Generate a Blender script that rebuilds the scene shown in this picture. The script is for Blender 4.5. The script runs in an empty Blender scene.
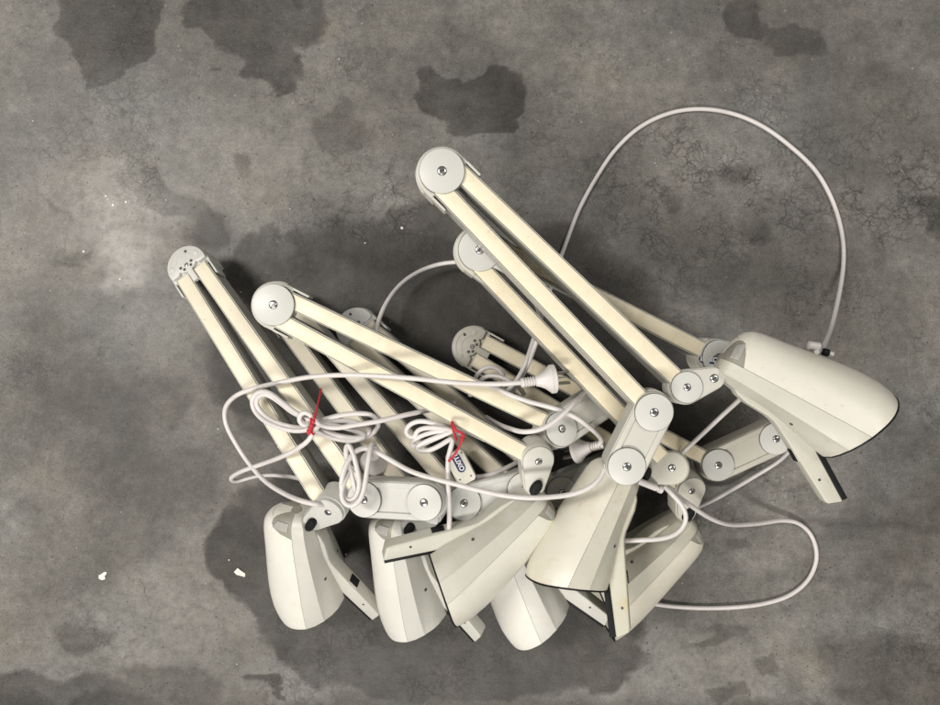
import bpy, bmesh, math, random
import numpy as np
from mathutils import Vector, Matrix
random.seed(4); rng = np.random.default_rng(4)
S = bpy.context.scene
C = S.collection
# ------------------------------------------------------------------ scale of the place
# camera looks straight down from 1.06 m; the floor is 1.5 mm per unit of the survey grid (u right, v down)
CAMH = 1.06
KS = 1.41/940/CAMH
def P(u, v, z=0.0):
    k = KS*(CAMH-z)
    return Vector(((u-470)*k, (352.5-v)*k, z))
# ------------------------------------------------------------------ materials
def nodes(name):
    m = bpy.data.materials.new(name); m.use_nodes = True
    nt = m.node_tree
    return m, nt, nt.nodes['Principled BSDF']
def N(nt, t, **kw):
    n = nt.nodes.new(t)
    for k, v in kw.items():
        if k.startswith('i_'):
            key = k[2:]
            n.inputs[int(key) if key.isdigit() else key].default_value = v
        else: setattr(n, k, v)
    return n
def surf(name, col, rough=.4, var=.06, scale=18, grime=0.0, grime_col=(.30,.25,.17), bump=.0, bscale=300, metal=0, spec=.5, scuff=0.0, spot=None):
    m, nt, b = nodes(name); L = nt.links.new
    tc = N(nt, 'ShaderNodeTexCoord')
    n1 = N(nt, 'ShaderNodeTexNoise', i_Scale=scale, i_Detail=5.0, i_Roughness=.6); L(tc.outputs['Object'], n1.inputs['Vector'])
    r1 = N(nt, 'ShaderNodeMapRange', i_1=.3, i_2=.7, i_3=1-var, i_4=1+var); L(n1.outputs['Fac'], r1.inputs['Value'])
    hs = N(nt, 'ShaderNodeVectorMath', operation='SCALE'); hs.inputs[0].default_value = col[:3]; L(r1.outputs[0], hs.inputs['Scale'])
    out = hs.outputs[0]
    if grime:
        n2 = N(nt, 'ShaderNodeTexNoise', i_Scale=26.0, i_Detail=7.0, i_Roughness=.65); L(tc.outputs['Object'], n2.inputs['Vector'])
        r2 = N(nt, 'ShaderNodeMapRange', i_1=.50, i_2=.74, i_3=0.0, i_4=grime); L(n2.outputs['Fac'], r2.inputs['Value'])
        mx = N(nt, 'ShaderNodeMix', data_type='RGBA'); L(r2.outputs[0], mx.inputs['Factor']); L(out, mx.inputs[6]); mx.inputs[7].default_value = (*grime_col, 1)
        out = mx.outputs[2]
    if scuff:                                       # small dark rubs and specks of dirt
        n5 = N(nt, 'ShaderNodeTexNoise', i_Scale=95.0, i_Detail=6.0, i_Roughness=.7, i_Distortion=1.2); L(tc.outputs['Object'], n5.inputs['Vector'])
        r5 = N(nt, 'ShaderNodeMapRange', i_1=.62, i_2=.76, i_3=0.0, i_4=scuff); L(n5.outputs['Fac'], r5.inputs['Value'])
        mx = N(nt, 'ShaderNodeMix', data_type='RGBA'); L(r5.outputs[0], mx.inputs['Factor']); L(out, mx.inputs[6]); mx.inputs[7].default_value = (.17,.15,.12, 1)
        out = mx.outputs[2]
    if spot:                                        # one yellow blotch at a place on the part
        g = N(nt, 'ShaderNodeNewGeometry'); d = N(nt, 'ShaderNodeVectorMath', operation='DISTANCE'); L(g.outputs['Position'], d.inputs[0]); d.inputs[1].default_value = spot[0]
        n6 = N(nt, 'ShaderNodeTexNoise', i_Scale=120.0, i_Detail=4.0); L(tc.outputs['Object'], n6.inputs['Vector'])
        ad = N(nt, 'ShaderNodeMath', operation='MULTIPLY_ADD'); L(n6.outputs['Fac'], ad.inputs[0]); ad.inputs[1].default_value = .016; L(d.outputs['Value'], ad.inputs[2])
        r6 = N(nt, 'ShaderNodeMapRange', i_1=spot[1]+.010, i_2=.006, i_3=0.0, i_4=.7); L(ad.outputs[0], r6.inputs['Value'])
        mx = N(nt, 'ShaderNodeMix', data_type='RGBA'); L(r6.outputs[0], mx.inputs['Factor']); L(out, mx.inputs[6]); mx.inputs[7].default_value = (.50,.40,.17, 1)
        out = mx.outputs[2]
    L(out, b.inputs['Base Color'])
    n3 = N(nt, 'ShaderNodeTexNoise', i_Scale=40.0, i_Detail=4.0); L(tc.outputs['Object'], n3.inputs['Vector'])
    r3 = N(nt, 'ShaderNodeMapRange', i_1=.3, i_2=.7, i_3=rough*.85, i_4=min(1, rough*1.15)); L(n3.outputs['Fac'], r3.inputs['Value'])
    L(r3.outputs[0], b.inputs['Roughness'])
    b.inputs['Metallic'].default_value = metal
    b.inputs['Specular IOR Level'].default_value = spec
    if bump:
        n4 = N(nt, 'ShaderNodeTexNoise', i_Scale=bscale, i_Detail=3.0); L(tc.outputs['Object'], n4.inputs['Vector'])
        bp = N(nt, 'ShaderNodeBump', i_Strength=bump, i_Distance=.0006); L(n4.outputs['Fac'], bp.inputs['Height']); L(bp.outputs[0], b.inputs['Normal'])
    return m
M = {}
M['cream'] = surf('cream_plastic', (.70,.63,.475), .48, .05, 30, .42, (.50,.41,.26), .14, 500, scuff=.6)
M['alu'] = surf('grey_channel_paint', (.40,.395,.36), .38, .06, 25, .25, (.2,.19,.16))
M['cap'] = surf('white_shade_enamel', (.585,.575,.515), .38, .045, 14, .30, (.46,.39,.27), .10, 420, scuff=.5)
M['lower'] = surf('pale_grey_shade_plastic', (.49,.485,.425), .48, .04, 16, .30, (.36,.31,.22), .10, 420, scuff=.5)
M['neck'] = surf('taupe_neck_plastic', (.25,.24,.20), .5, .05, 30, .2, (.2,.17,.12))
M['grey'] = surf('light_grey_plastic', (.475,.48,.44), .48, .04, 22, .28, (.32,.30,.24), .08, 500, scuff=.6)
M['disc'] = surf('light_grey_disc', (.51,.51,.478), .42, .025, 25, .15, (.38,.36,.3))
M['gap'] = surf('dark_joint_gap', (.19,.19,.175), .7)
M['cord'] = surf('white_rubber_cord', (.60,.57,.555), .42, .05, 30, .3, (.30,.27,.25), .1, 200, scuff=.5)
M['black'] = surf('black_rubber', (.007,.007,.008), .6, .2, spec=.2)
M['screw'] = surf('zinc_screw', (.62,.62,.60), .25, .1, 200, metal=1)
M['slot'] = surf('screw_slot', (.05,.05,.05), .6)
M['red'] = surf('red_twine', (.46,.018,.028), .6, .35, 500)
M['paper'] = surf('white_paper', (.66,.65,.60), .8, .04)
M['navy'] = surf('navy_print', (.018,.025,.10), .4, .05)
M['print'] = surf('white_print', (.75,.75,.74), .45, .02)
M['label'] = surf('silver_label', (.31,.305,.28), .55, .1, 200)
M['brass'] = surf('plug_pin', (.30,.29,.27), .35, .1, metal=1)
M['strand'] = surf('stretched_arm', (.40,.39,.36), .5)

# ------------------------------------------------------------------ object helpers
ORIG = {}
def thing(name, label, cat, loc, group=None):
    o = bpy.data.objects.new(name, None); C.objects.link(o)
    o.empty_display_size = .03
    o.location = loc; o['label'] = label; o['category'] = cat
    if group: o['group'] = group
    ORIG[o.name] = Vector(loc); return o
def obj(name, bm, mats, parent=None, smooth=40, label=None, crisp=False):
    """links bm (world coordinates) as one mesh object whose origin is its own middle"""
    if not isinstance(mats, (list, tuple)): mats = [mats]
    bmesh.ops.recalc_face_normals(bm, faces=bm.faces[:])
    me = bpy.data.meshes.new(name)
    co = [v.co for v in bm.verts]
    mid = (Vector([min(c[i] for c in co) for i in range(3)])+Vector([max(c[i] for c in co) for i in range(3)]))/2
    for v in bm.verts: v.co -= mid
    bm.to_mesh(me); bm.free()
    for m in mats: me.materials.append(m)
    if smooth:
        for p in me.polygons: p.use_smooth = True
        me.set_sharp_from_angle(angle=math.radians(smooth))
        if crisp:                                   # open borders stay crisp when the shell gets its thickness
            cnt = {}
            for p in me.polygons:
                for k in p.edge_keys: cnt[k] = cnt.get(k, 0)+1
            for e in me.edges:
                if cnt.get(e.key, 0) == 1: e.use_edge_sharp = True
    o = bpy.data.objects.new(name, me); C.objects.link(o)
    if parent is not None:
        o.parent = parent; o.location = mid-ORIG[parent.name]
    else: o.location = mid
    ORIG[o.name] = mid
    if label: o['label'] = label
    return o
def frame(o, x, n):
    """matrix with origin o, local x along x, local z close to n"""
    x = Vector(x).normalized(); n = Vector(n); n = (n-x*n.dot(x)).normalized(); y = n.cross(x)
    m = Matrix((x, y, n)).transposed().to_4x4(); m.translation = o; return m
def merge(bm, t, mat):
    """adds the small bmesh t, moved by mat, to bm"""
    t.transform(mat); me = bpy.data.meshes.new('tmp'); t.to_mesh(me); t.free(); bm.from_mesh(me); bpy.data.meshes.remove(me)
def prism(bm, pts, z0, z1, mat=Matrix(), bev=.001, mi=0, seg=2, both=False):
    t = bmesh.new()
    lo = [t.verts.new((x, y, z0)) for x, y in pts]; hi = [t.verts.new((x, y, z1)) for x, y in pts]
    k = len(pts); fs = [t.faces.new(lo[::-1]), t.faces.new(hi)]
    for i in range(k): fs.append(t.faces.new((lo[i], lo[(i+1)%k], hi[(i+1)%k], hi[i])))
    for f in fs: f.material_index = mi
    bmesh.ops.recalc_face_normals(t, faces=t.faces[:])
    if bev:
        es = [e for e in fs[1].edges]
        if both: es += [e for e in fs[0].edges]
        bmesh.ops.bevel(t, geom=es, offset=bev, segments=seg, affect='EDGES', profile=.5, clamp_overlap=True, material=mi)
    merge(bm, t, mat)
def box(bm, x0, x1, y0, y1, z0, z1, mat=Matrix(), bev=.001, mi=0):
    prism(bm, [(x0,y0),(x1,y0),(x1,y1),(x0,y1)], z0, z1, mat, bev, mi, both=True)
def arc(r, a0, a1, n, c=(0,0)):
    return [(c[0]+r*math.cos(math.radians(a0+(a1-a0)*i/n)), c[1]+r*math.sin(math.radians(a0+(a1-a0)*i/n))) for i in range(n+1)]
def circle(r, n=40, c=(0,0)):
    return arc(r, 0, 360, n, c)[:-1]
def hull2(r0, r1, d, n=24):
    """outline of two circles r0 at 0 and r1 at (d,0)"""
    a = math.degrees(math.acos((r0-r1)/d))
    return arc(r1, -a, a, n, (d,0))+arc(r0, a, 360-a, n)
def lathe(bm, prof, mat, n=32, mi=0, mats=None, axis='X'):
    """turned shape along local x (or z); mats gives the material of each step of the profile and of the end face"""
    t = bmesh.new(); rings = []
    for x, r in prof:
        ring = []
        for i in range(n):
            c, q = r*math.cos(2*math.pi*i/n), r*math.sin(2*math.pi*i/n)
            ring.append(t.verts.new((x, c, q) if axis == 'X' else (c, q, x)))
        rings.append(ring)
    for s_, (a, b) in enumerate(zip(rings, rings[1:])):
        for i in range(n):
            f = t.faces.new((a[i], a[(i+1)%n], b[(i+1)%n], b[i])); f.material_index = mats[s_] if mats else mi
    t.faces.new(rings[0][::-1]).material_index = mats[0] if mats else mi; t.faces.new(rings[-1]).material_index = mats[-1] if mats else mi
    bmesh.ops.recalc_face_normals(t, faces=t.faces[:])
    merge(bm, t, mat)
def disc(bm, m, r, h):
    """round cap of radius r and height h above a dark ring gap"""
    lathe(bm, [(-.006,r+.0006),(.0010,r+.0006),(.0010,r),(h-.0007,r),(h-.0002,r-.0003),(h,r-.0008)], m, 56, mats=[1,1,1,0,0,0], axis='Z')
def smooth_path(pts, step=.004):
    pts = [Vector(p) for p in pts]
    q = [pts[0]*2-pts[1]]+pts+[pts[-1]*2-pts[-2]]
    out = []
    for i in range(1, len(q)-2):
        a, b, c, d = q[i-1:i+3]
        n = max(2, int((c-b).length/step))
        # centripetal spacing keeps tight loops free of kinks
        t0 = 0; t1 = max(1e-6,(b-a).length**.5); t2 = t1+max(1e-6,(c-b).length**.5); t3 = t2+max(1e-6,(d-c).length**.5)
        for j in range(n):
            t = t1+(t2-t1)*j/n
            A1 = a*((t1-t)/(t1-t0))+b*((t-t0)/(t1-t0)); A2 = b*((t2-t)/(t2-t1))+c*((t-t1)/(t2-t1)); A3 = c*((t3-t)/(t3-t2))+d*((t-t2)/(t3-t2))
            B1 = A1*((t2-t)/(t2-t0))+A2*((t-t0)/(t2-t0)); B2 = A2*((t3-t)/(t3-t1))+A3*((t-t1)/(t3-t1))
            out.append(B1*((t2-t)/(t2-t1))+B2*((t-t1)/(t2-t1)))
    out.append(pts[-1])
    for _ in range(3):
        out = [out[0]]+[(out[i-1]+out[i]*2+out[i+1])/4 for i in range(1, len(out)-1)]+[out[-1]]
    return out
def tube(bm, path, r, n=12, mi=0, flat=None):
    rr = r if callable(r) else (lambda t: r)
    t = (path[1]-path[0]).normalized(); up = Vector((0,0,1)) if abs(t.z) < .9 else Vector((1,0,0))
    nrm = (up-t*up.dot(t)).normalized(); prev = None; first = None
    for i, p in enumerate(path):
        t = (path[min(i+1, len(path)-1)]-path[max(i-1, 0)]).normalized()
        nrm = (nrm-t*nrm.dot(t)).normalized(); bn = t.cross(nrm)
        rad = rr(i/(len(path)-1))
        ring = [bm.verts.new(p+(nrm*math.cos(2*math.pi*k/n)*(flat or 1)+bn*math.sin(2*math.pi*k/n))*rad) for k in range(n)]
        if prev:
            for k in range(n): bm.faces.new((prev[k], prev[(k+1)%n], ring[(k+1)%n], ring[k])).material_index = mi
        else: first = ring
        prev = ring
    bm.faces.new(first[::-1]).material_index = mi; bm.faces.new(prev).material_index = mi
def screw(bm, mat, r=.0042, ang=.6):
    t = bmesh.new(); n = 24; rings = []
    def ring(z, f): rings.append([t.verts.new((f(i)[0], f(i)[1], z)) for i in range(n)])
    rad = lambda k: (lambda i: (k*math.cos(2*math.pi*i/n), k*math.sin(2*math.pi*i/n)))
    def slot(i):
        a = 2*math.pi*i/n; x, y = math.cos(a)*r*.6, max(-r*.17, min(r*.17, math.sin(a)*r*.6)); return (x, y)
    ring(-.001, rad(r*1.22)); ring(.0002, rad(r*1.22)); ring(.0002, rad(r*1.02)); ring(.0011, rad(r)); ring(.0016, rad(r*.78)); ring(.0016, slot); ring(.0007, slot)
    for s_, (a, b) in enumerate(zip(rings, rings[1:])):
        for i in range(n): t.faces.new((a[i], a[(i+1)%n], b[(i+1)%n], b[i])).material_index = 1 if s_ in (0, 1, 5) else 0
    t.faces.new(rings[-1]).material_index = 1
    merge(bm, t, mat@Matrix.Rotation(ang, 4, 'Z'))
# ------------------------------------------------------------------ lamp parts
Z = Vector((0,0,1))
DEP = .038                                          # depth of arms
def make_arm(name, root, p0, p1, start=.0, end=.0, up=Z):
    p0, p1 = Vector(p0), Vector(p1); d = (p1-p0); L = d.length
    m = frame(p0, d, up); x0, x1 = start, L-end
    h, w, dp = .0107, .0009, .006
    prof = [(-h,-DEP),(h,-DEP),(h,0),(h-w,0),(h-w,-dp),(-h+w,-dp),(-h+w,0),(-h,0)]
    bm = bmesh.new()
    a = [bm.verts.new(m@Vector((x0,y,z))) for y, z in prof]; b = [bm.verts.new(m@Vector((x1,y,z))) for y, z in prof]
    k = len(prof)
    bm.faces.new(a); bm.faces.new(b[::-1])
    for i in range(k): bm.faces.new((a[i], b[i], b[(i+1)%k], a[(i+1)%k]))
    o = obj(name, bm, M['alu'], root, 30)
    bm = bmesh.new(); c = .0092
    box(bm, x0+.002, x1-.002, -c, c, -dp+.0002, .0012, m, .0007)
    obj('cover_strip', bm, M['cream'], o, 30)
    return o
def make_elbow(root, ctr, xdir, side, up=Z):
    m = frame(ctr, xdir, up); R = .0305
    bm = bmesh.new()
    out = arc(R, 90, 270, 36)+[(.013,-R),(.013,R)]
    prism(bm, out, -DEP-.003, -.0025, m, .0015)
    o = obj('elbow', bm, M['grey'], root, 35)
    for s in (-1, 1):
        bm = bmesh.new()
        y0, y1 = sorted((s*R, s*(R-.0028)))
        box(bm, .0125, .034, y0, y1, -.026, -.0005, m, .0009)
        obj('side_flange', bm, M['grey'], o, 35); bm = bmesh.new()
        prism(bm, arc(R+.0012, 90 if s > 0 else 180, 180 if s > 0 else 270, 18)+arc(R-.003, 180 if s > 0 else 270, 90 if s > 0 else 180, 18), -.030, -.012, m, .0006)
        obj('friction_shoe', bm, M['grey'], o, 35)
    if side < 0:                                    # plain face with holes and a tongue between the arms
        rb = R-.0015; bm = bmesh.new()
        prism(bm, arc(rb, 80, 280, 36)+[(.006,-rb+.002),(.006,-.0165),(.0025,-.0135),(.006,-.010),(.008,-.004),(.026,-.004),(.026,.004),(.008,.004),(.006,.010),(.0025,.0135),(.006,.0165),(.006,rb-.002)], -.004, .0022, m, .0006)
        obj('face_plate', bm, M['grey'], o, 35)
        for r, a0, a1 in ((.0165,110,235),(.0245,150,250)):
            bm = bmesh.new(); prism(bm, arc(r, a0, a1, 20)+arc(r-.0007, a1, a0, 20), .002, .0027, m, .0002); obj('moulded_rib', bm, M['grey'], o, 35)
        for yy in (-.020,.020):
            bm = bmesh.new(); prism(bm, circle(.0035, 16, (-.008, yy)), .002, .0027, m, .0003); obj('moulded_boss', bm, M['grey'], o, 35)
    bm = bmesh.new()
    if side > 0:
        disc(bm, m, .0262, .0044)
        q = obj('hinge_disc', bm, [M['disc'], M['gap']], o, 35)
        bm = bmesh.new(); screw(bm, m@Matrix.Translation((0,0,.0044)), .0046, 1.2)
        obj('screw', bm, [M['screw'], M['slot']], o, 35)
    else:
        for x, y in ((-.019,.0095),(-.002,-.009),(.003,-.0055),(-.002,.009),(.003,.0055)):
            prism(bm, circle(.0021, 14, (x, y)), -.001, .00265, m, 0); obj('screw_hole', bm, M['slot'], o, 0); bm = bmesh.new()
        screw(bm, m@Matrix.Translation((-.001,0,.0022)), .0026, .3)
        obj('screw', bm, [M['screw'], M['slot']], o, 35)
    return o
def make_bracket(root, a, b, up=Z, depth=.036):
    a, b = Vector(a), Vector(b); d = (b-a).length; m = frame(a, b-a, up); r = .0236
    bm = bmesh.new()
    prism(bm, hull2(r, r*1.0001, d), -depth, -.0012, m, .0016, 0, 3)
    o = obj('base_bracket', bm, M['grey'], root, 35)
    # raised side lips and the sunk panel between the discs
    for s in (-1, 1):
        bm = bmesh.new()
        y0, y1 = sorted((s*(r-.0015), s*(r-.0085)))
        box(bm, .006, d-.006, y0, y1, -.004, .0006, m, .0007); obj('side_rail', bm, M['grey'], o, 35)
    for x, e in ((0, -1), (d, 1)):
        n = 20; bm = bmesh.new()
        prism(bm, [(x+e*q[0], q[1]) for q in arc(r+.0010, -62, 62, n)+arc(r-.003, 62, -62, n)][::1 if e > 0 else -1], -depth*.9, -depth*.35, m, .0005); obj('friction_shoe', bm, M['grey'], o, 35)
    for x in (0, d):
        bm = bmesh.new(); mm = m@Matrix.Translation((x,0,0))
        disc(bm, mm, .0220, .0030)
        obj('hinge_disc', bm, [M['disc'], M['gap']], o, 35)
        bm = bmesh.new(); screw(bm, mm@Matrix.Translation((0,0,.0030)), .0042, random.random()*3)
        obj('screw', bm, [M['screw'], M['slot']], o, 35)
    return o
def make_knuckle(root, k, p2, up, face):
    """hinge plate from the arm end k to the shade hinge p2; face: 'disc' or 'knob'"""
    k, p2 = Vector(k), Vector(p2); d = (p2-k); up = Vector(up)
    m = frame(k, d, up); d = d.length
    bm = bmesh.new()
    prism(bm, hull2(.0198, .0128, d), -.030, -.0002, m, .0012, 0, 2)
    o = obj('knuckle', bm, M['grey'], root, 35); bm = bmesh.new()
    prism(bm, hull2(.0212, .0142, d), -.034, -.0055, m, .001, 0, 2)
    obj('back_plate', bm, M['grey'], o, 35)
    if face == 'disc':
        bm = bmesh.new(); disc(bm, m, .0187, .0026)
        obj('hinge_disc', bm, [M['disc'], M['gap']], o, 35)
    bm = bmesh.new(); screw(bm, m@Matrix.Translation((0,0,.0026 if face == 'disc' else -.0002)), .0038, random.random()*3)
    obj('screw', bm, [M['screw'], M['slot']], o, 35)
    bm = bmesh.new(); mm = m@Matrix.Translation((d,0,0))
    if face == 'disc':
        screw(bm, mm, .0042, .4); obj('screw', bm, [M['screw'], M['slot']], o, 35)
    else:
        e = [(x*.0062, y*.0108) for x, y in circle(1, 28)]
        yv = mm.to_3x3()@Vector((0,1,0)); turn = math.radians(58)-math.atan2(yv.y, yv.x)
        prism(bm, e, -.004, .0075, mm@Matrix.Rotation(turn, 4, 'Z'), .0022, 0, 3)
        obj('knob', bm, M['black'], o, 40)
    return o
# shade profile, millimetres: axis u, top height, bottom depth, half width
SC = .86
PU = [-21,-19,-15,-9,0,12,28,48,70,92,115,138,160,176,184]
PT = [8,26,40,50,56,59.5,62,65,69,73,77,79.5,79.5,76.5,73]
PB = [6,15,20,24,26,28,30,30,31,34,38,42,46,48,49]
PW = [9,18,25,30,33.5,37,41,45,49,53,57,61,64,65.3,65.5]
def sect(u):
    return [float(np.interp(u, PU, q)) for q in (PT, PB, PW)]
def shear(u): 
    t = min(1, max(0, (u-20)/164)); return .385*(t*t*(3-2*t)*.55+t*.45)
def cap_pt(u, th, inset=0.0):
    T, B, W = sect(u); c, s = math.cos(th), math.sin(th)
    w = (W+.25-inset)*math.copysign(abs(c)**.96, c); v = .25+(T-inset)*abs(s)**.94
    return u+shear(u)*(v-.010*max(0, v-25)**2), v, w
def cap_edge(u):
    """where the white shell ends: on the seam, but rising over the neck at the back"""
    t = min(1, max(0, (4-u)/22)); return math.radians(62)*t**.75
def lower_ring(u):
    T, B, W = sect(u); g = min(1, max(0, (u-62)/122)); n = min(1, max(0, (u+10)/194))
    b1 = min(B*.8, 18.5+9.5*max(0, u)/184); w1 = W*(.955-.125*n)
    p1 = Vector((w1, -b1)); low = Vector((0, -B)); p2 = Vector((.36*W, -B*.99)).lerp(p1, g*.93)
    pts = [Vector((W, -.25)), Vector((W*.992-(W-w1)*.25, -b1*.5)), p1, p1.lerp(p2, .5), p2]
    for q in (.25, .5, .75): pts.append(p2.lerp(low, q)+Vector((.10*W, -.12*B))*math.sin(math.pi*q)*g)
    pts = [(p.x, p.y) for p in pts]+[(0, -B)]
    full = pts+[(-w, v) for w, v in pts[-2::-1]]
    return [(u+shear(u)*v, v, w) for w, v in full]
def dense_us(n):
    a = [-21,-20.3,-19,-17,-14,-10,-5,0]; return a+list(np.linspace(6, 184, n))
def shell(bm, rings, X, thick, close_first):
    vs = [[bm.verts.new(X@(Vector(p)*SC/1000)) for p in r] for r in rings]
    for a, b in zip(vs, vs[1:]):
        for i in range(len(a)-1): bm.faces.new((a[i], a[i+1], b[i+1], b[i]))
    if close_first: bm.faces.new(vs[0][::-1])
    bmesh.ops.recalc_face_normals(bm, faces=bm.faces[:])
def uvw_frame(U, V, t):
    U, V = Vector(U).normalized(), Vector(V); V = (V-U*V.dot(U)).normalized(); W = U.cross(V)
    m = Matrix((U, V, W)).transposed().to_4x4(); m.translation = t; return m
def make_head(root, X, s, gw=6, tuck=.3):
    """the shade (white top shell) with its lower shell, neck, rim and label, and the handle"""
    us = dense_us(30)
    bm = bmesh.new()
    shell(bm, [[cap_pt(u, cap_edge(u)+(math.pi-2*cap_edge(u))*j/36) for j in range(37)] for u in us], X, 0, True)
    cap = obj('shade', bm, M['cap'], root, 50, crisp=True)
    md = cap.modifiers.new('thickness', 'SOLIDIFY'); md.thickness = .0022; md.offset = -1
    bm = bmesh.new()
    shell(bm, [lower_ring(u) for u in us], X, 0, True)
    lo = obj('lower_shell', bm, M['lower'], cap, 19, crisp=True)
    md = lo.modifiers.new('thickness', 'SOLIDIFY'); md.thickness = .0022; md.offset = -1
    # black rubber rim
    loop = [cap_pt(185.4-tuck, math.pi*j/40, tuck) for j in range(41)]+[(u, v*(1-tuck/50), w*(1-tuck/60)) for u, v, w in lower_ring(185.4-tuck)[1:-1][::-1]]
    loop = [X@(Vector(p)*SC/1000) for p in loop]
    bm = bmesh.new(); n = 8; rings = []
    cen = sum(loop, Vector())/len(loop); ax = X.to_3x3()@Vector((.927,-.375,0))
    for i, p in enumerate(loop):
        t = (loop[(i+1)%len(loop)]-loop[i-1]).normalized(); nr = ax.cross(t).normalized(); a2 = t.cross(nr)
        rings.append([bm.verts.new(p+(nr*math.cos(2*math.pi*k/n)*.0008+a2*math.sin(2*math.pi*k/n)*.0012)) for k in range(n)])
    for i in range(len(rings)):
        a, b = rings[i], rings[(i+1)%len(rings)]
        for k in range(n): bm.faces.new((a[k], a[(k+1)%n], b[(k+1)%n], b[k]))
    obj('rim_gasket', bm, M['black'], cap, 60)
    # neck block behind the shell, facing the knuckle
    f = SC/1000
    bm = bmesh.new()
    shell(bm, [[cap_pt(u, math.pi*j/24, 1.0) for j in range(25)]+[(u, -min(sect(u)[1], 24)*math.sin(math.pi*j/16), -(sect(u)[2]-1.0)*math.cos(math.pi*j/16)) for j in range(17)] for u in (-21.5,-21.2,-20.5,-19.5,-18.2,-16.8,-15,-13,-11,-8.5,-6,-3,0,6,12)], X, 0, True)
    obj('neck', bm, M['neck'], cap, 40)
    bm = bmesh.new()
    vs = [[bm.verts.new(X@(Vector((q[0], q[1], q[2]*s if s > 0 else -q[2]))*f)) for q in (cap_pt(u, th, .45) for th in np.linspace(.10, .66, 12))] for u in np.linspace(-15.5, -4.5, 14)]
    for a, b_ in zip(vs, vs[1:]):
        for k in range(11): bm.faces.new((a[k], a[k+1], b_[k+1], b_[k]))
    q = obj('rating_label', bm, M['label'], cap, 60)
    md = q.modifiers.new('thickness', 'SOLIDIFY'); md.thickness = .0004; md.offset = 0
    # small hole in the lower shell
    bm = bmesh.new()
    hu = 108; r = lower_ring(hu)
    for q in (0, 1):
        p3, p4 = (Vector(r[4]), Vector(r[5])) if q == 0 else (Vector(r[-5]), Vector(r[-6]))
        c = (p3*.6+p4*.4); nn = Vector((0, -abs((p3-p4).z), -abs((p3-p4).y))) ; nn.z *= -1 if q == 0 else 1
        mm = X@frame(c*f, (1,0,0), nn); prism(bm, circle(.0021, 14), -.001, .0006, mm, 0); obj('screw_hole', bm, M['slot'], cap, 0); bm = bmesh.new()
    # handle
    bm = bmesh.new()
    def PT2(l): return [(x*f, y*f) for x, y in l]
    prism(bm, PT2([(8,-24),(24,-33),(40,-36.5),(74,-37.5),(84,-39.5),(94,-44),(200,-101),(205,-101.5),(219,-90),(219,-87.5),(118,-24),(96,-14),(30,-12)]), -12*f, 12*f, X, .0044, 0, 4, True)
    h = obj('handle', bm, M['lower'], root, 40); bm = bmesh.new()
    prism(bm, PT2([(128,-56),(146,-67),(143,-71.5),(126,-61.5)]), -9*f, 9*f, X, .0008, 0, 1, True); obj('catch_lip', bm, M['lower'], h, 40)
    bm = bmesh.new()
    d = Vector((101,-63.5,0)).normalized(); nrm = Vector((-d.y, d.x, 0))
    a = Vector((150,-44.4,0)); b = Vector((219.5,-88,0))
    prism(bm, PT2([(a.x,a.y),(b.x,b.y),(b.x+nrm.x*gw,b.y+nrm.y*gw),(a.x+nrm.x*gw,a.y+nrm.y*gw)]), -11.4*f, 11.4*f, X, .0012, 0, 2, True)
    obj('grip_strip', bm, M['black'], h, 40)
    bm = bmesh.new()
    c = Vector((135,-65.5,0)); w = 7
    prism(bm, PT2([(c.x-8,c.y+5.2),(c.x+8,c.y-4.4),(c.x+7,c.y-7),(c.x-9,c.y+2.6)]), -7*f, 7*f, X, 0); obj('catch_slot', bm, M['black'], h, 0)
    for ww in (12.0, -12.0):
        bm = bmesh.new(); prism(bm, circle(.0017, 12, (178*f, -79*f)), min(ww, ww*1.03)*f, max(ww, ww*1.03)*f, X, 0); obj('screw_hole', bm, M['slot'], h, 0)
    return cap, h
def cord(root, pts, r=.00315, name='power_cord'):
    bm = bmesh.new(); tube(bm, smooth_path([P(*p) for p in pts]), r, 12)
    return obj(name, bm, M['cord'], root, 60)
def plug(par, at, axis, pins=True):
    axis = Vector(axis).normalized(); m = frame(Vector(at), axis, Z if abs(axis.z) < .9 else (1,0,0))
    bm = bmesh.new()
    pr = [(-.016,.0042),(-.0155,.0056)]
    for i in range(5):
        x = -.0135+i*.0032; pr += [(x,.0060),(x+.0012,.0060),(x+.0015,.0046),(x+.0026,.0046)]
    pr += [(.003,.0066),(.008,.0082),(.014,.0112),(.0185,.0150),(.021,.0172),(.0215,.0178),(.0222,.0172),(.0228,.0178),(.0262,.0178),(.0270,.0170)]
    lathe(bm, pr, m, 40)
    o = obj('plug', bm, M['cord'], par, 35)
    for y, z, a in ((-.0065,.004,.5),(.0065,.004,-.5),(0,-.008,0)):
        mm = m@Matrix.Translation((.027, y, z))@Matrix.Rotation(a, 4, 'X')
        bm = bmesh.new(); box(bm, -.001, .017, -.0008, .0008, -.0031, .0031, mm, .0003); obj('plug_pin', bm, M['brass'], par, 30)
    return o
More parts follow.
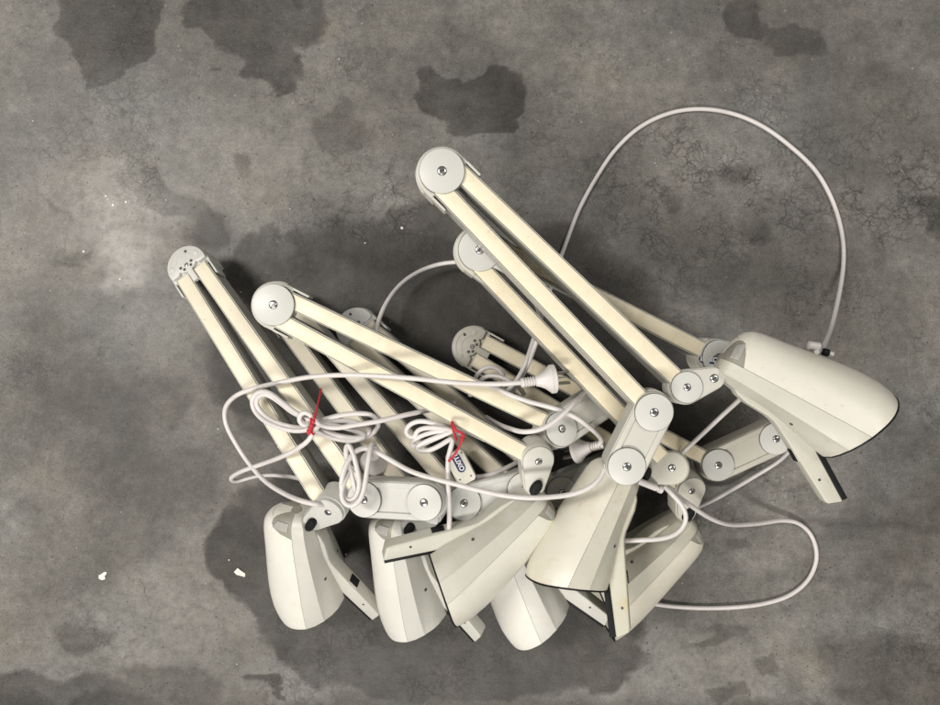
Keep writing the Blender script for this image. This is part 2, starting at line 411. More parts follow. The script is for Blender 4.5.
def badge(root, at, xdir, n, L=.023, H=.0085, size=.0088):
    """navy pill with the maker's white lettering"""
    m = frame(at, xdir, n)
    bm = bmesh.new(); r = H/2
    prism(bm, [(x, y) for x, y in hull2(r, r*1.0001, L-H)], 0, .0005, m@Matrix.Translation((-(L-H)/2,0,0)), 0, 0)
    cu = bpy.data.curves.new('wordmark', 'FONT'); cu.body = 'LUXO'; cu.size = size; cu.align_x = 'CENTER'; cu.align_y = 'CENTER'; cu.offset = size*.035
    to = bpy.data.objects.new('wordmark', cu); C.objects.link(to)
    dg = bpy.context.evaluated_depsgraph_get(); me = bpy.data.meshes.new_from_object(to.evaluated_get(dg))
    bpy.data.objects.remove(to); bpy.data.curves.remove(cu)
    obj('maker_badge', bm, M['navy'], root, 0); bm = bmesh.new()
    b2 = bmesh.new(); b2.from_mesh(me); bpy.data.meshes.remove(me)
    mp = {}
    for v in b2.verts: mp[v.index] = bm.verts.new(m@Vector((v.co.x*.95, v.co.y, .0008)))
    for f in b2.faces:
        try: bm.faces.new([mp[v.index] for v in f.verts])
        except ValueError: pass
    b2.free()
    return obj('maker_lettering', bm, M['print'], root, 0)

# ------------------------------------------------------------------ the seven lamps
POSE = {
 'A': ((.0545,-.8194,-.5707), (-.9813,.0619,-.1825), (-.2231,-.2187,.1331), -1),
 'B': ((.1805,-.8834,-.4325), (-.9033,.0252,-.4284), (-.0922,-.2324,.1107), -1),
 'C': ((-.7797,-.6262,.0064), (.5821,-.7284,-.3613), (.0825,-.1929,.145), 1),
 'D': ((.4026,-.8746,-.2701), (-.8907,-.3062,-.3361), (.0455,-.2347,.0944), -1),
 'E': ((-.4398,-.8933,.0923), (-.8534,.3837,-.3529), (.1987,-.1611,.1464), -1),
 'F': ((-.7797,-.6262,.0064), (.5821,-.7284,-.3613), None, 1),
 'G': ((.8618,-.5028,.0667), (.502,.8644,.0291), (.3193,-.0162,.1994), 1),
}
KL = Vector((-44,-60,18))/1000; P2L = Vector((-17,-30,18))/1000
GROUP = 'desk lamps piled on the concrete floor'
BASE = dict(M)
TINT = {'A': (1.0,1.0,1.0,.30), 'B': (.985,.99,1.0,.25), 'C': (.97,.965,.93,.36), 'D': (1.01,1.01,1.02,.22), 'E': (.985,.965,.90,.48), 'F': (.96,.93,.86,.46), 'G': (1.0,.99,.95,.30)}
def age(key):
    """materials of one lamp: each has yellowed and soiled a little differently"""
    r, g, b_, gr = TINT[key]
    def t(c): return (c[0]*r, c[1]*g, c[2]*b_)
    M['cap'] = surf('white_shade_enamel', t((.645,.632,.575)), .38, .05, 14, gr, (.46,.39,.27), .10, 420, scuff=.45)
    M['lower'] = surf('pale_grey_shade_plastic', t((.485,.48,.432)), .48, .05, 16, gr, (.36,.31,.22), .10, 420, scuff=.45)
    M['grey'] = surf('light_grey_plastic', t((.49,.487,.455)), .48, .05, 22, gr, (.32,.30,.24), .08, 500, scuff=.55)
    M['cream'] = surf('cream_plastic', t((.70,.642,.505)), .48, .05, 30, gr+.1, (.50,.41,.26), .14, 500, scuff=.55)
def lamp(key, label, elbow, eside, base, end, zoff=.0028, face='knob', bup=Z):
    global SC
    age(key)
    U, V, t, s = POSE[key]; SC = .82 if key == 'E' else .86
    kl = SC*Vector((KL.x, KL.y, KL.z*s)); pl = SC*Vector((P2L.x, P2L.y, P2L.z*s))
    if t is None:                                   # hung from a known hinge point
        X = uvw_frame(U, V, (0,0,0)); t = P(691.5,491,.09)-X@kl
    X = uvw_frame(U, V, t)
    k, p2 = X@kl, X@pl
    ec = P(*elbow); b0 = P(*base)
    root = thing('desk_lamp', label, 'lamp', (ec.x, ec.y, 0), GROUP)
    xd = ((k-ec).normalized()+(b0-ec).normalized()).normalized()
    side = Z.cross(xd).normalized(); off = .0142
    # which arm lies to the left of the elbow's axis
    sg = 1 if (k-ec).cross(b0-ec).z < 0 else -1
    upn = (Z-xd*Z.dot(xd)).normalized()
    st = .003 if eside > 0 else .0085
    make_arm('head_arm', root, ec+side*off*sg, k-Z*.0008, st, .015)
    make_arm('base_arm', root, ec-side*off*sg, b0-Z*.0015, st, .004)
    make_elbow(root, ec, xd, eside, upn)
    br = make_bracket(root, base_pt(b0, .0014), base_pt(P(*end), .0014)) if end else None
    up = (X.to_3x3()@Vector((0,0,s)))
    if face != 'disc': up = (up*1.0+Z*.6).normalized()
    kn = make_knuckle(root, k+Z*.0022, p2+up*.0006, up, face)
    cap, h = make_head(root, X, s, {'E': 10, 'G': 8}.get(key, 5), 1.7 if key in 'ABD' else .2)
    return root, X, br, cap, h, kn
def base_pt(p, dz): return Vector((p.x, p.y, p.z+dz))

A = lamp('A', 'leftmost folding desk lamp, holed elbow plate at far left, shade standing on bare floor', (187.5,266,.075), -1, (364.7,499,.180), (424.7,502,.198))
B = lamp('B', 'desk lamp with shade second from left, its top crossed by a pale handle', (281,307,.060), 1, (463.7,502.7,.150), (524,489,.140))
Cc = lamp('C', 'desk lamp with round elbow cap at left, shade lying with grey underside facing up', (274.2,305,.165), 1, (560.7,429,.158), (618,391,.118))
Dd = lamp('D', 'mostly buried desk lamp, only its rounded shade end showing at bottom centre', (356,328,.050), -1, (561.7,492.6,.090), (617,469,.075))
Ee = lamp('E', 'desk lamp whose yellow-stained black-edged handle points straight down at bottom centre', (479.6,250,.188), 1, (717,357,.150), (772,372,.130))
Ff = lamp('F', 'desk lamp with holed elbow plate mid-pile, shade on its side behind the yellow-stained handle', (473,347,.052), -1, (717.5,464.7,.075), (775,438.5,.078))
Gg = lamp('G', 'topmost desk lamp with the elbow furthest up and large white shade alone at right', (442,171.8,.235), 1, (653.5,412,.238), (626.3,466,.232), face='disc')

sp = Ee[1]@(Vector((168,-86,-12))*.82/1000)
Ee[4].data.materials[0] = surf('stained_handle_plastic', (.485,.47,.385), .48, .05, 16, .4, (.36,.31,.22), .10, 420, scuff=.4, spot=(tuple(sp), .012))
# cords ----------------------------------------------------------------
c = cord(A[0], [(325,506,.165),(323,504.5,.178),(318,504.5,.190),(305,502,.190),(285,494,.16),(265,481,.13),(248,462,.11),(235,442,.10),(226,424,.10),(225,409,.11),(234,397,.125),(252,389,.14),(282,382,.15),(310,377,.16),(345,375,.175),(380,376,.188),(420,379,.195),(460,383,.197),(500,384,.197),(525,382.3,.197)])
plug(c, P(533.5,381.3,.197), (1,.12,-.12))
cord(Dd[0], [(318,483,.09),(285,476,.075),(262,475,.065),(244,479,.062),(234,482,.066),(230.5,479,.075),(238,473,.09),(265,463,.130),(281,457,.158),(296,449.5,.174),(309,440,.183),(315,430,.186),(320,424,.184),(338,421,.178),(358,423,.172),(371,432,.165),(360,438,.162),(338,435.5,.168),(318,429,.178),(298,428,.178),(280,424,.17),(264,415,.155),(256,404,.15),(258,396,.155),(266,394,.16),(278,401,.165),(292,412,.175),(304,418,.185),(310,424,.192),(304,427,.194),(298.5,421,.194),(299.5,414,.197),(306,411,.199),(312,416,.197),(318,424,.192),(335,428,.187),(355,425,.184),(380,421,.18),(405,415,.17),(425,411,.15),(440,408,.12),(455,401,.105)])
cord(Dd[0], [(308,424,.18),(322,420,.182),(342,415,.179),(362,413.5,.176),(374,415.5,.173),(379,423,.168),(375,432,.163),(362,439,.160),(340,438,.165),(322,431,.175),(310,428,.18)])
cord(Dd[0], [(379,362,.050),(377,345,.056),(376,331,.062),(379,319,.058),(388,300,.048),(402,283,.040),(420,271,.036),(440,264,.036),(458,262,.040),(478,262,.05),(497,267,.06),(515,279,.07),(527,292,.08),(536,304,.09),(540.5,322,.10),(536,343,.105),(528,364,.108),(518,383,.108),(508,395,.10),(496,394,.09)])
c = cord(B[0], [(356,493,.205),(351,473,.203),(345.5,451,.2),(347,442,.195),(351.5,449,.2),(358,473,.206),(359.5,488,.209),(354,500,.211),(346.5,501,.211),(341.5,492,.212),(342.5,476,.212),(349,459,.205),(357,450,.197),(365,447.5,.193),(376,451.5,.190),(392,461,.190),(410,471,.192),(426,476.5,.194),(455,484,.196),(482,491,.199),(507,496,.205),(531,498,.209),(552,497,.206),(571,494.5,.203),(589,488,.205),(601,477,.205),(606,463,.200),(610,448,.19),(617,432,.165),(626,415,.14)])
c = cord(B[0], [(350,470,.202),(343.5,484,.212),(341,495,.214),(345,504.5,.215),(352,507,.215),(359.5,502,.215),(364,490,.213),(366.8,472,.208),(370,451,.199),(372,443.5,.190),(375,446,.175),(375,452,.165)])
plug(c, P(374.5,455,.157), (-.15,-.5,-.75))
cord(B[0], [(476,477,.13),(483,476.5,.13),(495,473,.128),(508,467,.122),(520,461,.11)])
cord(Cc[0], [(449,530,.165),(449.5,515,.182),(449,500,.190),(448,478,.187),(448.5,456,.182),(453,438,.180),(441,445,.174),(426,451.5,.167),(417.5,451,.164),(416,447.5,.164),(425,442,.167),(441,435.5,.172),(454,431,.176),(437,428,.172),(422,428.5,.165),(414.5,432,.162),(417,437,.160),(410,438.5,.160),(404.5,432,.160),(408,425.5,.162),(418,421,.165),(431,422.5,.168),(446,426.5,.162),(458,429,.142),(470,433,.122),(485,440,.11)])
cord(Cc[0], [(486,417,.112),(499,424.5,.135),(511,429,.162),(523,432,.178),(535,431,.183),(548,426,.184),(560,417,.183),(573,404,.172),(587,389,.138),(598,378,.115)])
c = cord(Gg[0], [(817,352,.185),(821,350,.170),(826,341,.13),(832,325,.07),(838,300,.03),(843,270,.008),(843.5,245,.0036),(839,220,.0036),(830,195,.0036),(815,170,.0036),(790,146,.0036),(762,126,.0036),(732,113.5,.0036),(700,109,.0036),(670,113,.0036),(640,127,.0036),(615,150,.0036),(595,180,.0036),(578,212,.0036),(566,243,.0036),(557,268,.02),(550,290,.045),(542,315,.075),(534,338,.095),(526,362,.11),(517,380,.115),(506,392,.115),(494,393,.125),(487,388,.145),(495,387,.165),(508,394,.170),(530,402,.170),(548,406.5,.172),(562,411,.174),(575,417,.172),(588,426,.165),(598,435,.15),(602,441,.138),(598,446,.128)])
plug(c, P(593,446.5,.122), (-.8,-.24,-.45))
cord(Gg[0], [(748,390,.165),(740,399,.145),(728,410,.12),(712,425,.105),(697,439,.10),(684,451,.094),(676,461,.07),(668,472,.05)])
cord(Ee[0], [(664,486,.155),(672,494,.155),(681,504,.152),(686,514,.150),(685,524,.148),(676,534,.147),(660,539,.147),(643,540,.147),(622,541,.142)])
cord(Ee[0], [(661,482,.152),(668,488,.15),(678,496,.14),(690,505,.125),(708,517,.10),(722,523,.08),(735,525,.06),(760,523.5,.03),(783,520.5,.012),(798,523,.006),(810,533,.0036),(816,548,.0036),(816,562,.0036),(808,580,.0036),(790,595,.0036),(762,604,.0036),(720,608,.0036),(680,607,.0036),(655,604,.006),(635,599,.01)])
cord(Ff[0], [(794,442,.055),(789,451,.045),(780,460,.032),(770,467,.022),(755,476,.014),(735,488,.012),(715,499,.022),(698,507,.045),(690,512,.06)])
cord(Ff[0], [(470,396,.078),(473,385,.085),(478,373,.092),(489,366.5,.096),(500,370,.096),(505,380,.092),(504,390,.085)])
cord(Dd[0], [(312,429,.190),(296,431,.182),(278,427,.172),(262,419,.158),(253,408,.150),(252,398,.151),(259,391.5,.155),(268,392,.162),(283,403,.172),(298,414,.184),(312,421,.190),(330,425,.186),(350,429,.176),(366,436,.166),(352,441,.162),(330,437,.172),(312,429,.186)])
cord(Cc[0], [(463,434,.150),(450,431,.172),(434,432,.168),(421,436,.162),(413,441,.158),(411,446,.158),(417,446.5,.160),(432,440,.168),(446,434,.174),(456,429,.172),(462,425,.150),(468,420,.115)])
cord(Dd[0], [(500,392,.105),(488,389,.10),(478,384,.098),(484,377,.10),(497,376,.104),(510,381,.108),(519,387,.10),(524,394,.085)])
# cord clips
bm = bmesh.new(); lathe(bm, [(-.004,.0035),(0,.0042),(.022,.0042),(.0225,.0030),(.025,.0030),(.0252,.0046),(.030,.0046),(.031,.0035)], frame(P(641,482,.178), P(664,491,.172)-P(641,482,.178), Z), 20)
obj('cord_clip', bm, M['cord'], Ee[0], 35)
bm = bmesh.new(); q0 = P(808,345,.178)
lathe(bm, [(0,.003),(.001,.0052),(.014,.0052),(.015,.003)], frame(q0, (1,-.15,0), Z), 18, 0)
obj('cord_clamp', bm, M['cord'], Gg[0], 35); bm = bmesh.new()
lathe(bm, [(.019,.003),(.0195,.0048),(.026,.0048),(.026,.0028),(.0272,.0030),(.0325,.0030),(.033,.002)], frame(q0+Vector((0,-.003,0)), (1,-.28,0), Z), 18, mats=[1,1,1,0,0,0,0])
obj('strain_relief', bm, [M['cord'], M['black']], Gg[0], 35)
# badge plate on the second lamp's base arm and the badge on the bracket beneath the right shade
bm = bmesh.new(); bx = P(470,484,.156)-P(455,455,.156)
mp = frame(P(460.5,468,.156), bx, Z)
L2 = .0215
prism(bm, [(-L2,-.0105),(-L2+.004,-.0125),(L2-.003,-.0125),(L2,-.0095),(L2,.0095),(L2-.003,.0125),(-L2+.004,.0125),(-L2,.0105)], -.020, 0, mp, .0012)
pl = obj('end_plate', bm, M['cap'], B[0], 35)
badge(pl, mp@Vector((-.007,.001,.0003)), bx, Z, .026, .0105, .0086)
bm = bmesh.new()
for x, y in ((.013,-.0075),(.015,.0075),(-.017,.010)): prism(bm, circle(.0011, 10, (x, y)), 0, .0004, mp, 0); obj('screw_hole', bm, M['slot'], pl, 0); bm = bmesh.new()
badge(Ee[2], P(709,359.5,.1560), (1,-.10,0), (-.1,.1,1), .026, .011, .0086)

# red ties ---------------------------------------------------------------
def tie(label, pts, rad, ring_c, ring_n, ring_r):
    bm = bmesh.new()
    tube(bm, smooth_path([P(*p) for p in pts], .0007), lambda t: rad(t)*(.82+.22*math.sin(t*110)), 8)
    o = obj('cable_tie', bm, M['red'], None, 50); bm = bmesh.new()
    m = frame(P(*ring_c), ring_n, Z); ring = [m@Vector((0, ring_r*1.15*math.cos(a), ring_r*math.sin(a))) for a in np.linspace(0, 2*math.pi, 25)]
    tube(bm, ring, .0014, 7)
    obj('tie_loop', bm, M['red'], o, 50); o['label'] = label; o['category'] = 'cable tie'; o['group'] = 'red ties round the cord bundles'
    return o
tie('red twine tie with long thick tail at the left cord bundle', [(308.5,434,.2),(310,430,.205),(312,425,.207),(314,419,.206),(316,412,.2),(318,403,.19),(320,395,.175),(321,389,.16)], lambda t: .0042-.0028*min(1, t/.45) if t > .06 else .0025, (313,424,.19), (1,.05,0), .011)
tie('red twine tie with thin curled tail above the navy badge', [(452,422,.178),(454,427,.186),(457,431,.190),(461,432.5,.192),(463,434.5,.193),(462.5,437,.193),(461,442,.192),(458,449,.190),(454,455.5,.189),(448.5,461.5,.188)], lambda t: .0021 if t < .4 else (.0030 if t < .52 else .0018), (454,432,.176), (1,.3,0), .009)

# small litter --------------------------------------------------------------
def scrap(label, u, v, pts, name='paper_scrap', cat='paper', group='scraps of white paper', h=.0018):
    bm = bmesh.new(); m = Matrix.Translation(P(u, v, .0002))
    prism(bm, [(x*.0015, -y*.0015) for x, y in pts], 0, h*.35, m, .0002)
    for q in bm.verts: q.co.z += h*abs(math.sin(q.co.x*400)*math.cos(q.co.y*300))
    o = obj(name, bm, M['paper'], None, 30); o['label'] = label; o['category'] = cat
    if group: o['group'] = group
    return o
scrap('jagged scrap of white paper on bare floor at far left', 103, 576, [(-4,-1),(-1,-2.5),(1,-4),(4,-4.5),(4,-2),(2.5,-.5),(2.5,3),(-1,4),(-4,2.5)])
scrap('folded pointed scrap of white paper left of the leftmost shade', 240, 572.5, [(-6,-.5),(-2,-5),(1,-2.5),(5.5,1),(5,4.5),(1,3),(-3,2)])
fl = [(402,228,1.9),(346,554.5,1.5),(278.5,447,1.3),(218,429,1.0),(83.5,251.5,1.6),(120,279,1.3),(166,200,.8),(113,205,1.8),(106,196,1.5),(126,202,1.6),(108,199,1.0),(33,121,.8),(339,59,.8),(290,209,.8),(365,243,1.2),(229,560,1.0),(237,664,.8),(365,344,.9),(241,292,.8),(655,163,.7),(390,322,.8),(560,520,.7)]
fleck = None
for u, v, r in fl:
    if fleck is None:
        bm = bmesh.new(); prism(bm, [(x*(.8+.4*random.random()), y*(.8+.4*random.random())) for x, y in circle(.0014, 7)], 0, .0008, Matrix(), .0003)
        fleck = obj('paint_fleck', bm, M['paper'], None, 0); o = fleck
    else: o = fleck.copy(); C.objects.link(o)
    o.location = P(u, v, .0006); o.scale = (r*.85, r*.7, 1); o.rotation_euler.z = random.random()*6
    o['label'] = 'tiny white fleck of paint scattered on the grey floor'; o['category'] = 'fleck'; o['group'] = 'white flecks on the floor'

# ------------------------------------------------------------------ the concrete floor
def floor_material():
    m, nt, b = nodes('stained_concrete'); L = nt.links.new
    tc = N(nt, 'ShaderNodeTexCoord'); co = tc.outputs['Object']
    def noise(scale, det=6.0, rough=.6, vec=co, dist=0.0):
        n = N(nt, 'ShaderNodeTexNoise', i_Scale=scale, i_Detail=det, i_Roughness=rough, i_Distortion=dist); L(vec, n.inputs['Vector']); return n
    def rng_(src, a, b_, c_, d_, smooth=True):
        r = N(nt, 'ShaderNodeMapRange', i_1=a, i_2=b_, i_3=c_, i_4=d_)
        if smooth: r.interpolation_type = 'SMOOTHSTEP'
        L(src, r.inputs['Value']); return r.outputs[0]
    def math_(op, a, b_=None):
        n = N(nt, 'ShaderNodeMath', operation=op)
        for i, q in enumerate((a, b_)):
            if q is None: continue
            if isinstance(q, (int, float)): n.inputs[i].default_value = q
            else: L(q, n.inputs[i])
        return n.outputs[0]
    def mix(fac, a, b_, blend='MIX'):
        n = N(nt, 'ShaderNodeMix', data_type='RGBA', blend_type=blend)
        for key, q in (('Factor', fac), (6, a), (7, b_)):
            if isinstance(q, (int, float)): n.inputs[key].default_value = q
            elif isinstance(q, tuple): n.inputs[key].default_value = (*q, 1)
            else: L(q, n.inputs[key])
        return n.outputs[2]
    def wander(amp, scale, det):
        n = noise(scale, det, .65)
        s = N(nt, 'ShaderNodeVectorMath', operation='SUBTRACT'); L(n.outputs['Color'], s.inputs[0]); s.inputs[1].default_value = (.5,.5,.5)
        k = N(nt, 'ShaderNodeVectorMath', operation='MULTIPLY_ADD'); L(s.outputs[0], k.inputs[0]); k.inputs[1].default_value = (amp, amp, amp); L(co, k.inputs[2]); return k.outputs[0]
    at = N(nt, 'ShaderNodeAttribute', attribute_name='wear_and_light')
    sc = N(nt, 'ShaderNodeSeparateColor'); L(at.outputs['Color'], sc.inputs[0])
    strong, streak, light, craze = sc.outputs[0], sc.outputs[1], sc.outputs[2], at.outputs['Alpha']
    big = noise(2.6, 8.0, .66); mid = noise(12, 10.0, .74); fine = noise(64, 9.0, .78); grit = noise(340, 5.0, .7)
    base = mix(rng_(big.outputs['Fac'], .36, .66, 0, 1), (.098,.0925,.083), (.182,.173,.156))
    base = mix(.95, base, mix(rng_(mid.outputs['Fac'], .30, .70, 0, 1, False), (.32,.32,.32), (.67,.67,.67)), 'OVERLAY')
    base = mix(.95, base, mix(rng_(fine.outputs['Fac'], .28, .72, 0, 1, False), (.33,.325,.32), (.67,.67,.67)), 'OVERLAY')
    base = mix(.90, base, mix(rng_(grit.outputs['Fac'], .25, .75, 0, 1, False), (.30,.30,.30), (.70,.70,.70)), 'OVERLAY')
    hue = noise(4.5, 4.0, .5)
    base = mix(rng_(hue.outputs['Fac'], .42, .7, 0, .5), base, mix(1.0, base, (.90,.97,1.08), 'MULTIPLY'))
    hue2 = noise(7.5, 5.0, .6)
    base = mix(rng_(hue2.outputs['Fac'], .55, .75, 0, .5), base, mix(1.0, base, (1.10,1.02,.86), 'MULTIPLY'))
    base = mix(math_('MULTIPLY', light, rng_(fine.outputs['Fac'], .3, .62, .15, 1)), base, (.27,.258,.232))  # glare patch painted into the base colour, along with paler concrete
    # hairline crazing in patches
    def crack(scale, th, area, seedvec):
        vd = N(nt, 'ShaderNodeTexVoronoi', feature='DISTANCE_TO_EDGE', i_Scale=scale); L(seedvec, vd.inputs['Vector'])
        pm2 = noise(17, 4.0, .6)
        c_ = rng_(vd.outputs['Distance'], th, 0, 0, 1)
        return math_('MULTIPLY', math_('MULTIPLY', c_, area), rng_(pm2.outputs['Fac'], .40, .56, 0, 1))
    cr = math_('MAXIMUM', crack(34, .05, craze, wander(.045, 30, 6.0)), math_('MULTIPLY', crack(80, .075, craze, wander(.022, 55, 5.0)), .7))
    base = mix(math_('MULTIPLY', cr, .95), base, (.038,.035,.031))
    blot = noise(52, 6.0, .7, dist=.8)
    base = mix(math_('MULTIPLY', craze, rng_(blot.outputs['Fac'], .56, .70, 0, .6)), base, mix(1.0, base, (.5,.5,.5), 'MULTIPLY'))
    # scattered dark marks
    sp = noise(34, 7.0, .72, dist=.6)
    base = mix(rng_(sp.outputs['Fac'], .66, .76, 0, .65), base, (.075,.07,.062))
    por = N(nt, 'ShaderNodeTexVoronoi', feature='F1', i_Scale=150.0); L(wander(.006, 160, 2.0), por.inputs['Vector'])
    psel = N(nt, 'ShaderNodeSeparateColor'); L(por.outputs['Color'], psel.inputs[0])
    pore = math_('MULTIPLY', rng_(por.outputs['Distance'], .28, .16, 0, 1), rng_(psel.outputs[0], .90, .93, 0, 1))
    base = mix(math_('MULTIPLY', pore, .75), base, (.045,.042,.037))
    gl = math_('MULTIPLY', rng_(por.outputs['Distance'], .20, .10, 0, 1), rng_(psel.outputs[1], .965, .975, 0, 1))
    base = mix(math_('MULTIPLY', gl, .8), base, (.34,.33,.30))
    scr = N(nt, 'ShaderNodeMapping'); scr.inputs['Rotation'].default_value = (0,0,.5); scr.inputs['Scale'].default_value = (3.0,160,1); L(wander(.01, 20, 3.0), scr.inputs['Vector'])
    scn = N(nt, 'ShaderNodeTexNoise', i_Scale=1.0, i_Detail=3.0, i_Roughness=.6); L(scr.outputs[0], scn.inputs['Vector'])
    base = mix(math_('MULTIPLY', rng_(scn.outputs['Fac'], .70, .76, 0, .35), rng_(big.outputs['Fac'], .45, .6, 0, 1)), base, (.24,.23,.205))
    sp2 = noise(130, 3.0, .6)
    base = mix(rng_(sp2.outputs['Fac'], .70, .78, 0, .6), base, (.06,.056,.05))
    stained = mix(1.0, base, (.27,.255,.24), 'MULTIPLY')  # one darkening for damp stains and for painted shade
    edge = math_('MULTIPLY', rng_(strong, .02, .35, 0, 1), rng_(strong, .75, .4, 0, 1))
    base = mix(strong, base, stained)
    base = mix(math_('MULTIPLY', edge, .25), base, mix(1.0, base, (.72,.69,.64), 'MULTIPLY'))
    base = mix(streak, base, mix(1.0, base, (.5,.49,.48), 'MULTIPLY'))
    L(base, b.inputs['Base Color']); b.inputs['Specular IOR Level'].default_value = .38
    rg = math_('ADD', rng_(mid.outputs['Fac'], .3, .7, .46, .64), math_('MULTIPLY', strong, -.04))
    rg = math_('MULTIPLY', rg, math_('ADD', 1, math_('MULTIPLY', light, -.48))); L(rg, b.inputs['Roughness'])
    hgt = math_('ADD', math_('MULTIPLY', mid.outputs['Fac'], .5), math_('ADD', math_('MULTIPLY', fine.outputs['Fac'], .25), math_('ADD', math_('MULTIPLY', grit.outputs['Fac'], .12), math_('MULTIPLY', cr, -.15))))
    bp = N(nt, 'ShaderNodeBump', i_Strength=.5, i_Distance=.004); L(hgt, bp.inputs['Height']); L(bp.outputs[0], b.inputs['Normal'])
    return m
def perlin(x, y, seed):
    r = np.random.default_rng(seed); p = r.permutation(256); p = np.concatenate([p, p]); g = r.uniform(0, 2*np.pi, 256); gx, gy = np.cos(g), np.sin(g)
    xi, yi = np.floor(x).astype(int), np.floor(y).astype(int); xf, yf = x-xi, y-yi
    def d(a, b): h = p[(p[(xi+a) & 255]+yi+b) & 255]; return gx[h]*(xf-a)+gy[h]*(yf-b)
    u, v = xf**3*(xf*(xf*6-15)+10), yf**3*(yf*(yf*6-15)+10)
    a, b = d(0,0), d(0,1); a = a+u*(d(1,0)-a); b = b+u*(d(1,1)-b); return a+v*(b-a)
def fbm(x, y, scale, octs, rough, seed):
    t = 0; a = 1
    for k in range(octs): t = t+a*perlin(x*scale*2**k+k*7.3, y*scale*2**k-k*3.1, seed+k); a *= rough
    return t
def spots(lst, x, y, amp, scale, octs, seed):
    """soft-edged patches (u, v, radius u, radius v, turn, amount, softness) with wandering outlines; union of all"""
    x = x+amp*fbm(x, y, scale, octs, .52, seed); y = y+amp*fbm(x, y, scale, octs, .52, seed+50)
    acc = np.zeros_like(x)
    for u, v, ru, rv, rot, amt, soft in lst:
        p = P(u, v); c, q = math.cos(math.radians(rot)), math.sin(math.radians(rot))
        dx, dy = (x-p.x)/.0015, -(y-p.y)/.0015
        r = np.sqrt(((dx*c+dy*q)/ru)**2+((-dx*q+dy*c)/rv)**2)
        soft = soft*1.15; t = np.clip((1+soft-r)/(2*soft), 0, 1); acc = np.maximum(acc, amt*t*t*(3-2*t))
    return acc
DAMP_SHADE = [(110,16,54,42,0,.85,.06),(96,50,26,30,15,.8,.08),(150,20,20,26,0,.8,.08),
        (258,18,64,40,0,.85,.06),(278,64,30,26,35,.85,.06),(215,30,24,20,0,.8,.06),
        (440,90,32,24,10,.85,.06),(492,96,38,30,-20,.85,.06),(480,118,34,17,0,.85,.08),
        (742,20,25,17,30,.66,.12),(793,42,34,17,18,.55,.15),(335,131,30,25,0,.42,.15),(239,161,11,10,0,.55,.3),
        (165,202,36,20,30,.62,.16),(205,226,26,22,30,.55,.2),
        (320,262,110,38,-14,.78,.10),(418,246,74,42,-16,.85,.09),(430,315,165,85,20,1.0,.10),(300,350,110,90,30,.95,.12),(500,390,215,115,20,1.0,.12),(590,290,90,48,40,.72,.16),(640,400,100,80,0,.72,.2),  # dark floor round the pile: stain plus painted shade beneath the arms
        (262,560,62,46,35,1.0,.06),(330,605,74,80,0,1.0,.06),(450,632,178,72,0,1.0,.05),(590,640,60,46,0,.95,.08),(360,520,130,60,0,1.0,.10),
        (936,220,18,22,0,.75,.15),(740,175,16,11,0,.62,.5),(757,235,19,12,0,.6,.5),(664,202,13,9,0,.5,.5),
        (82,630,34,18,8,.5,.2),(40,690,70,16,4,.75,.25),(172,690,56,22,6,.6,.2),(264,687,15,4.5,8,1.0,.2),(276,690,8,4,20,1.0,.2),
        (50,722,260,30,3,1.0,.35),(40,724,200,20,3,1.0,.3),(420,722,620,22,0,.7,.6),  # shadow along the bottom edge, darkest at left, painted as floor colour
        (760,663,15,6,0,.6,.2),(730,690,22,8,0,.6,.2),(716,637,24,7,-6,.45,.3),(735,553,14,8,0,.5,.3),(895,675,80,40,10,.45,.2),
        (115,408,60,34,10,.42,.3),(165,405,22,22,0,.4,.3),(60,330,30,18,0,.3,.4),(150,470,70,40,20,.3,.4),(40,400,40,60,0,.25,.4),(850,330,80,70,0,.3,.4),(870,560,90,50,0,.25,.4)]
STREAK = [(820,523,130,5,2,.5,.8),(840,580,110,4,3,.45,.8),(700,585,120,14,4,.25,.8),(850,70,60,14,12,.4,.6),(905,15,22,10,-30,.35,.5),(60,210,14,4,35,.5,.7),(55,205,20,2.2,42,.8,.6),(88,256,10,3,-40,.8,.6),(73,258,14,3,10,.7,.6),(64,262,14,2.6,20,.7,.6),(148,592,14,.9,75,1.0,.6),(880,260,5,16,10,.6,.6),(300,60,5,4,0,.8,.4),(216,70,4,2,0,.9,.4)]
PALE_GLARE = [(118,205,50,36,0,.70,.8),(128,262,34,28,0,.85,.7),(150,620,90,40,-10,.3,.6),(700,675,70,34,0,.32,.5),(640,640,60,16,10,.25,.6),(340,180,80,40,30,.25,.7)]  # painted glare at left, then patches of paler concrete
CRAZE = [(375,205,75,60,30,.9,.5),(300,240,60,40,0,.5,.6),(720,195,150,80,0,.9,.5),(885,190,60,80,0,1.0,.5),(610,515,120,60,0,.7,.6),(690,520,60,40,0,.8,.6),(120,130,90,70,0,.5,.6),(640,280,70,60,0,.7,.6),(590,90,60,60,0,.4,.6)]
gx = np.concatenate([[-4,-2,-1.2], np.arange(-.8, .8001, .002), [1.2,2,4]]); gy = np.concatenate([[-4,-2,-1.2], np.arange(-.62, .6201, .002), [1.2,2,4]])
X_, Y_ = np.meshgrid(gx, gy); nx, ny = len(gx), len(gy)
wear_and_light = np.stack([spots(DAMP_SHADE, X_, Y_, .034, 11, 6, 1), spots(STREAK, X_, Y_, .012, 28, 5, 200), spots(PALE_GLARE, X_, Y_, .05, 11, 6, 300),
                 np.clip(np.maximum(spots(CRAZE, X_, Y_, .06, 9, 5, 400), .6*np.clip((fbm(X_, Y_, 5.5, 4, .55, 500)-.10)/.3, 0, 1)), 0, 1)], -1)
wear_and_light[..., 0] *= np.clip(.90+.30*fbm(X_, Y_, 9, 6, .65, 600), 0, 1.05)
me = bpy.data.meshes.new('floor')
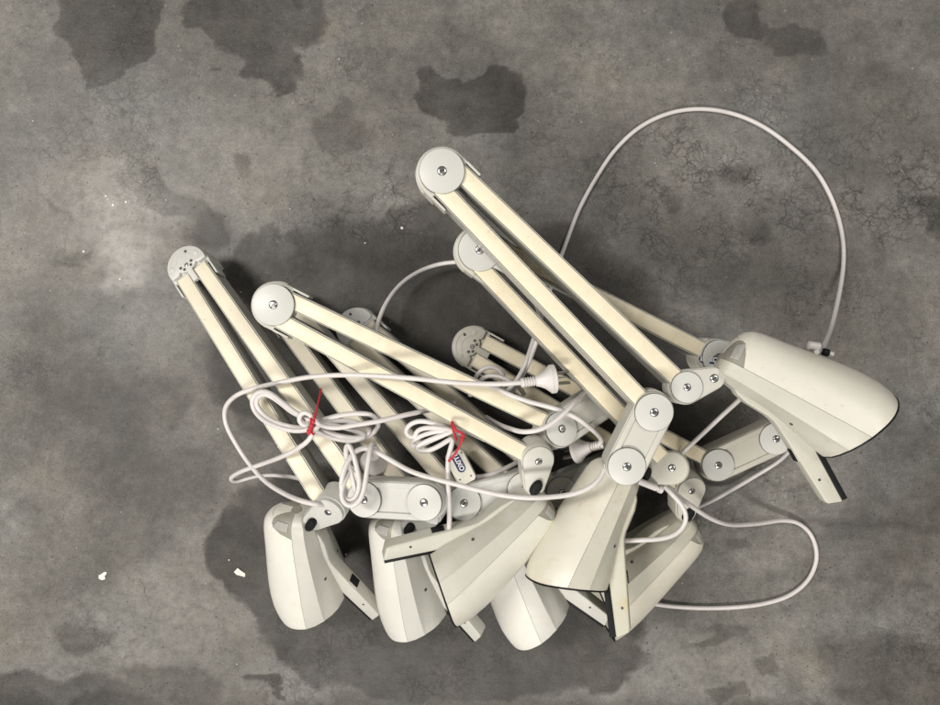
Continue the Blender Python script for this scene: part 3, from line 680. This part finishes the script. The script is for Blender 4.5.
idx = np.arange(nx*ny).reshape(ny, nx)
quads = np.stack([idx[:-1,:-1], idx[:-1,1:], idx[1:,1:], idx[1:,:-1]], -1).reshape(-1, 4)
me.vertices.add(nx*ny); me.vertices.foreach_set('co', np.stack([X_, Y_, X_*0], -1).astype(np.float32).ravel())
me.loops.add(quads.size); me.loops.foreach_set('vertex_index', quads.astype(np.int32).ravel())
me.polygons.add(len(quads)); me.polygons.foreach_set('loop_start', np.arange(0, quads.size, 4, dtype=np.int32))
me.update(calc_edges=True)
me.attributes.new('wear_and_light', 'FLOAT_COLOR', 'POINT').data.foreach_set('color', wear_and_light.astype(np.float32).ravel())
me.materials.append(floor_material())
fo = bpy.data.objects.new('floor', me); C.objects.link(fo); fo['kind'] = 'structure'; fo['label'] = 'stained grey concrete floor with dark damp patches, painted shade and glare'

# ------------------------------------------------------------------ light, world, camera
def area(name, loc, target, sx, sy, power, col):
    l = bpy.data.lights.new(name, 'AREA'); l.shape = 'RECTANGLE'; l.size = sx; l.size_y = sy; l.energy = power; l.color = col
    o = bpy.data.objects.new(name, l); C.objects.link(o); o.location = loc
    o.rotation_euler = (Vector(target)-Vector(loc)).to_track_quat('-Z', 'Y').to_euler(); return o
area('ceiling_lamp', (-1.65,.50,2.5), (0,0,0), .40, 1.1, 64, (1,.962,.905))
area('ceiling_lamp', (-.45,-2.25,2.5), (0,0,0), 1.5, .4, 88, (1,.962,.905))
area('ceiling_lamp', (1.7,.9,2.7), (0,0,0), 1.2, .5, 24, (1,.965,.91))
w = bpy.data.worlds.new('World'); S.world = w; w.use_nodes = True
bg = w.node_tree.nodes['Background']; bg.inputs[0].default_value = (1,.97,.93,1); bg.inputs[1].default_value = .18
cam = bpy.data.cameras.new('camera'); co = bpy.data.objects.new('camera', cam); C.objects.link(co)
cam.sensor_fit = 'HORIZONTAL'; cam.angle = 2*math.atan(.705/CAMH); cam.clip_start = .05; cam.clip_end = 50
co.location = (0,0,CAMH); S.camera = co
S.view_settings.view_transform = 'Standard'; S.view_settings.look = 'None'; S.view_settings.exposure = 0; S.view_settings.gamma = 1
S.view_settings.use_curve_mapping = False
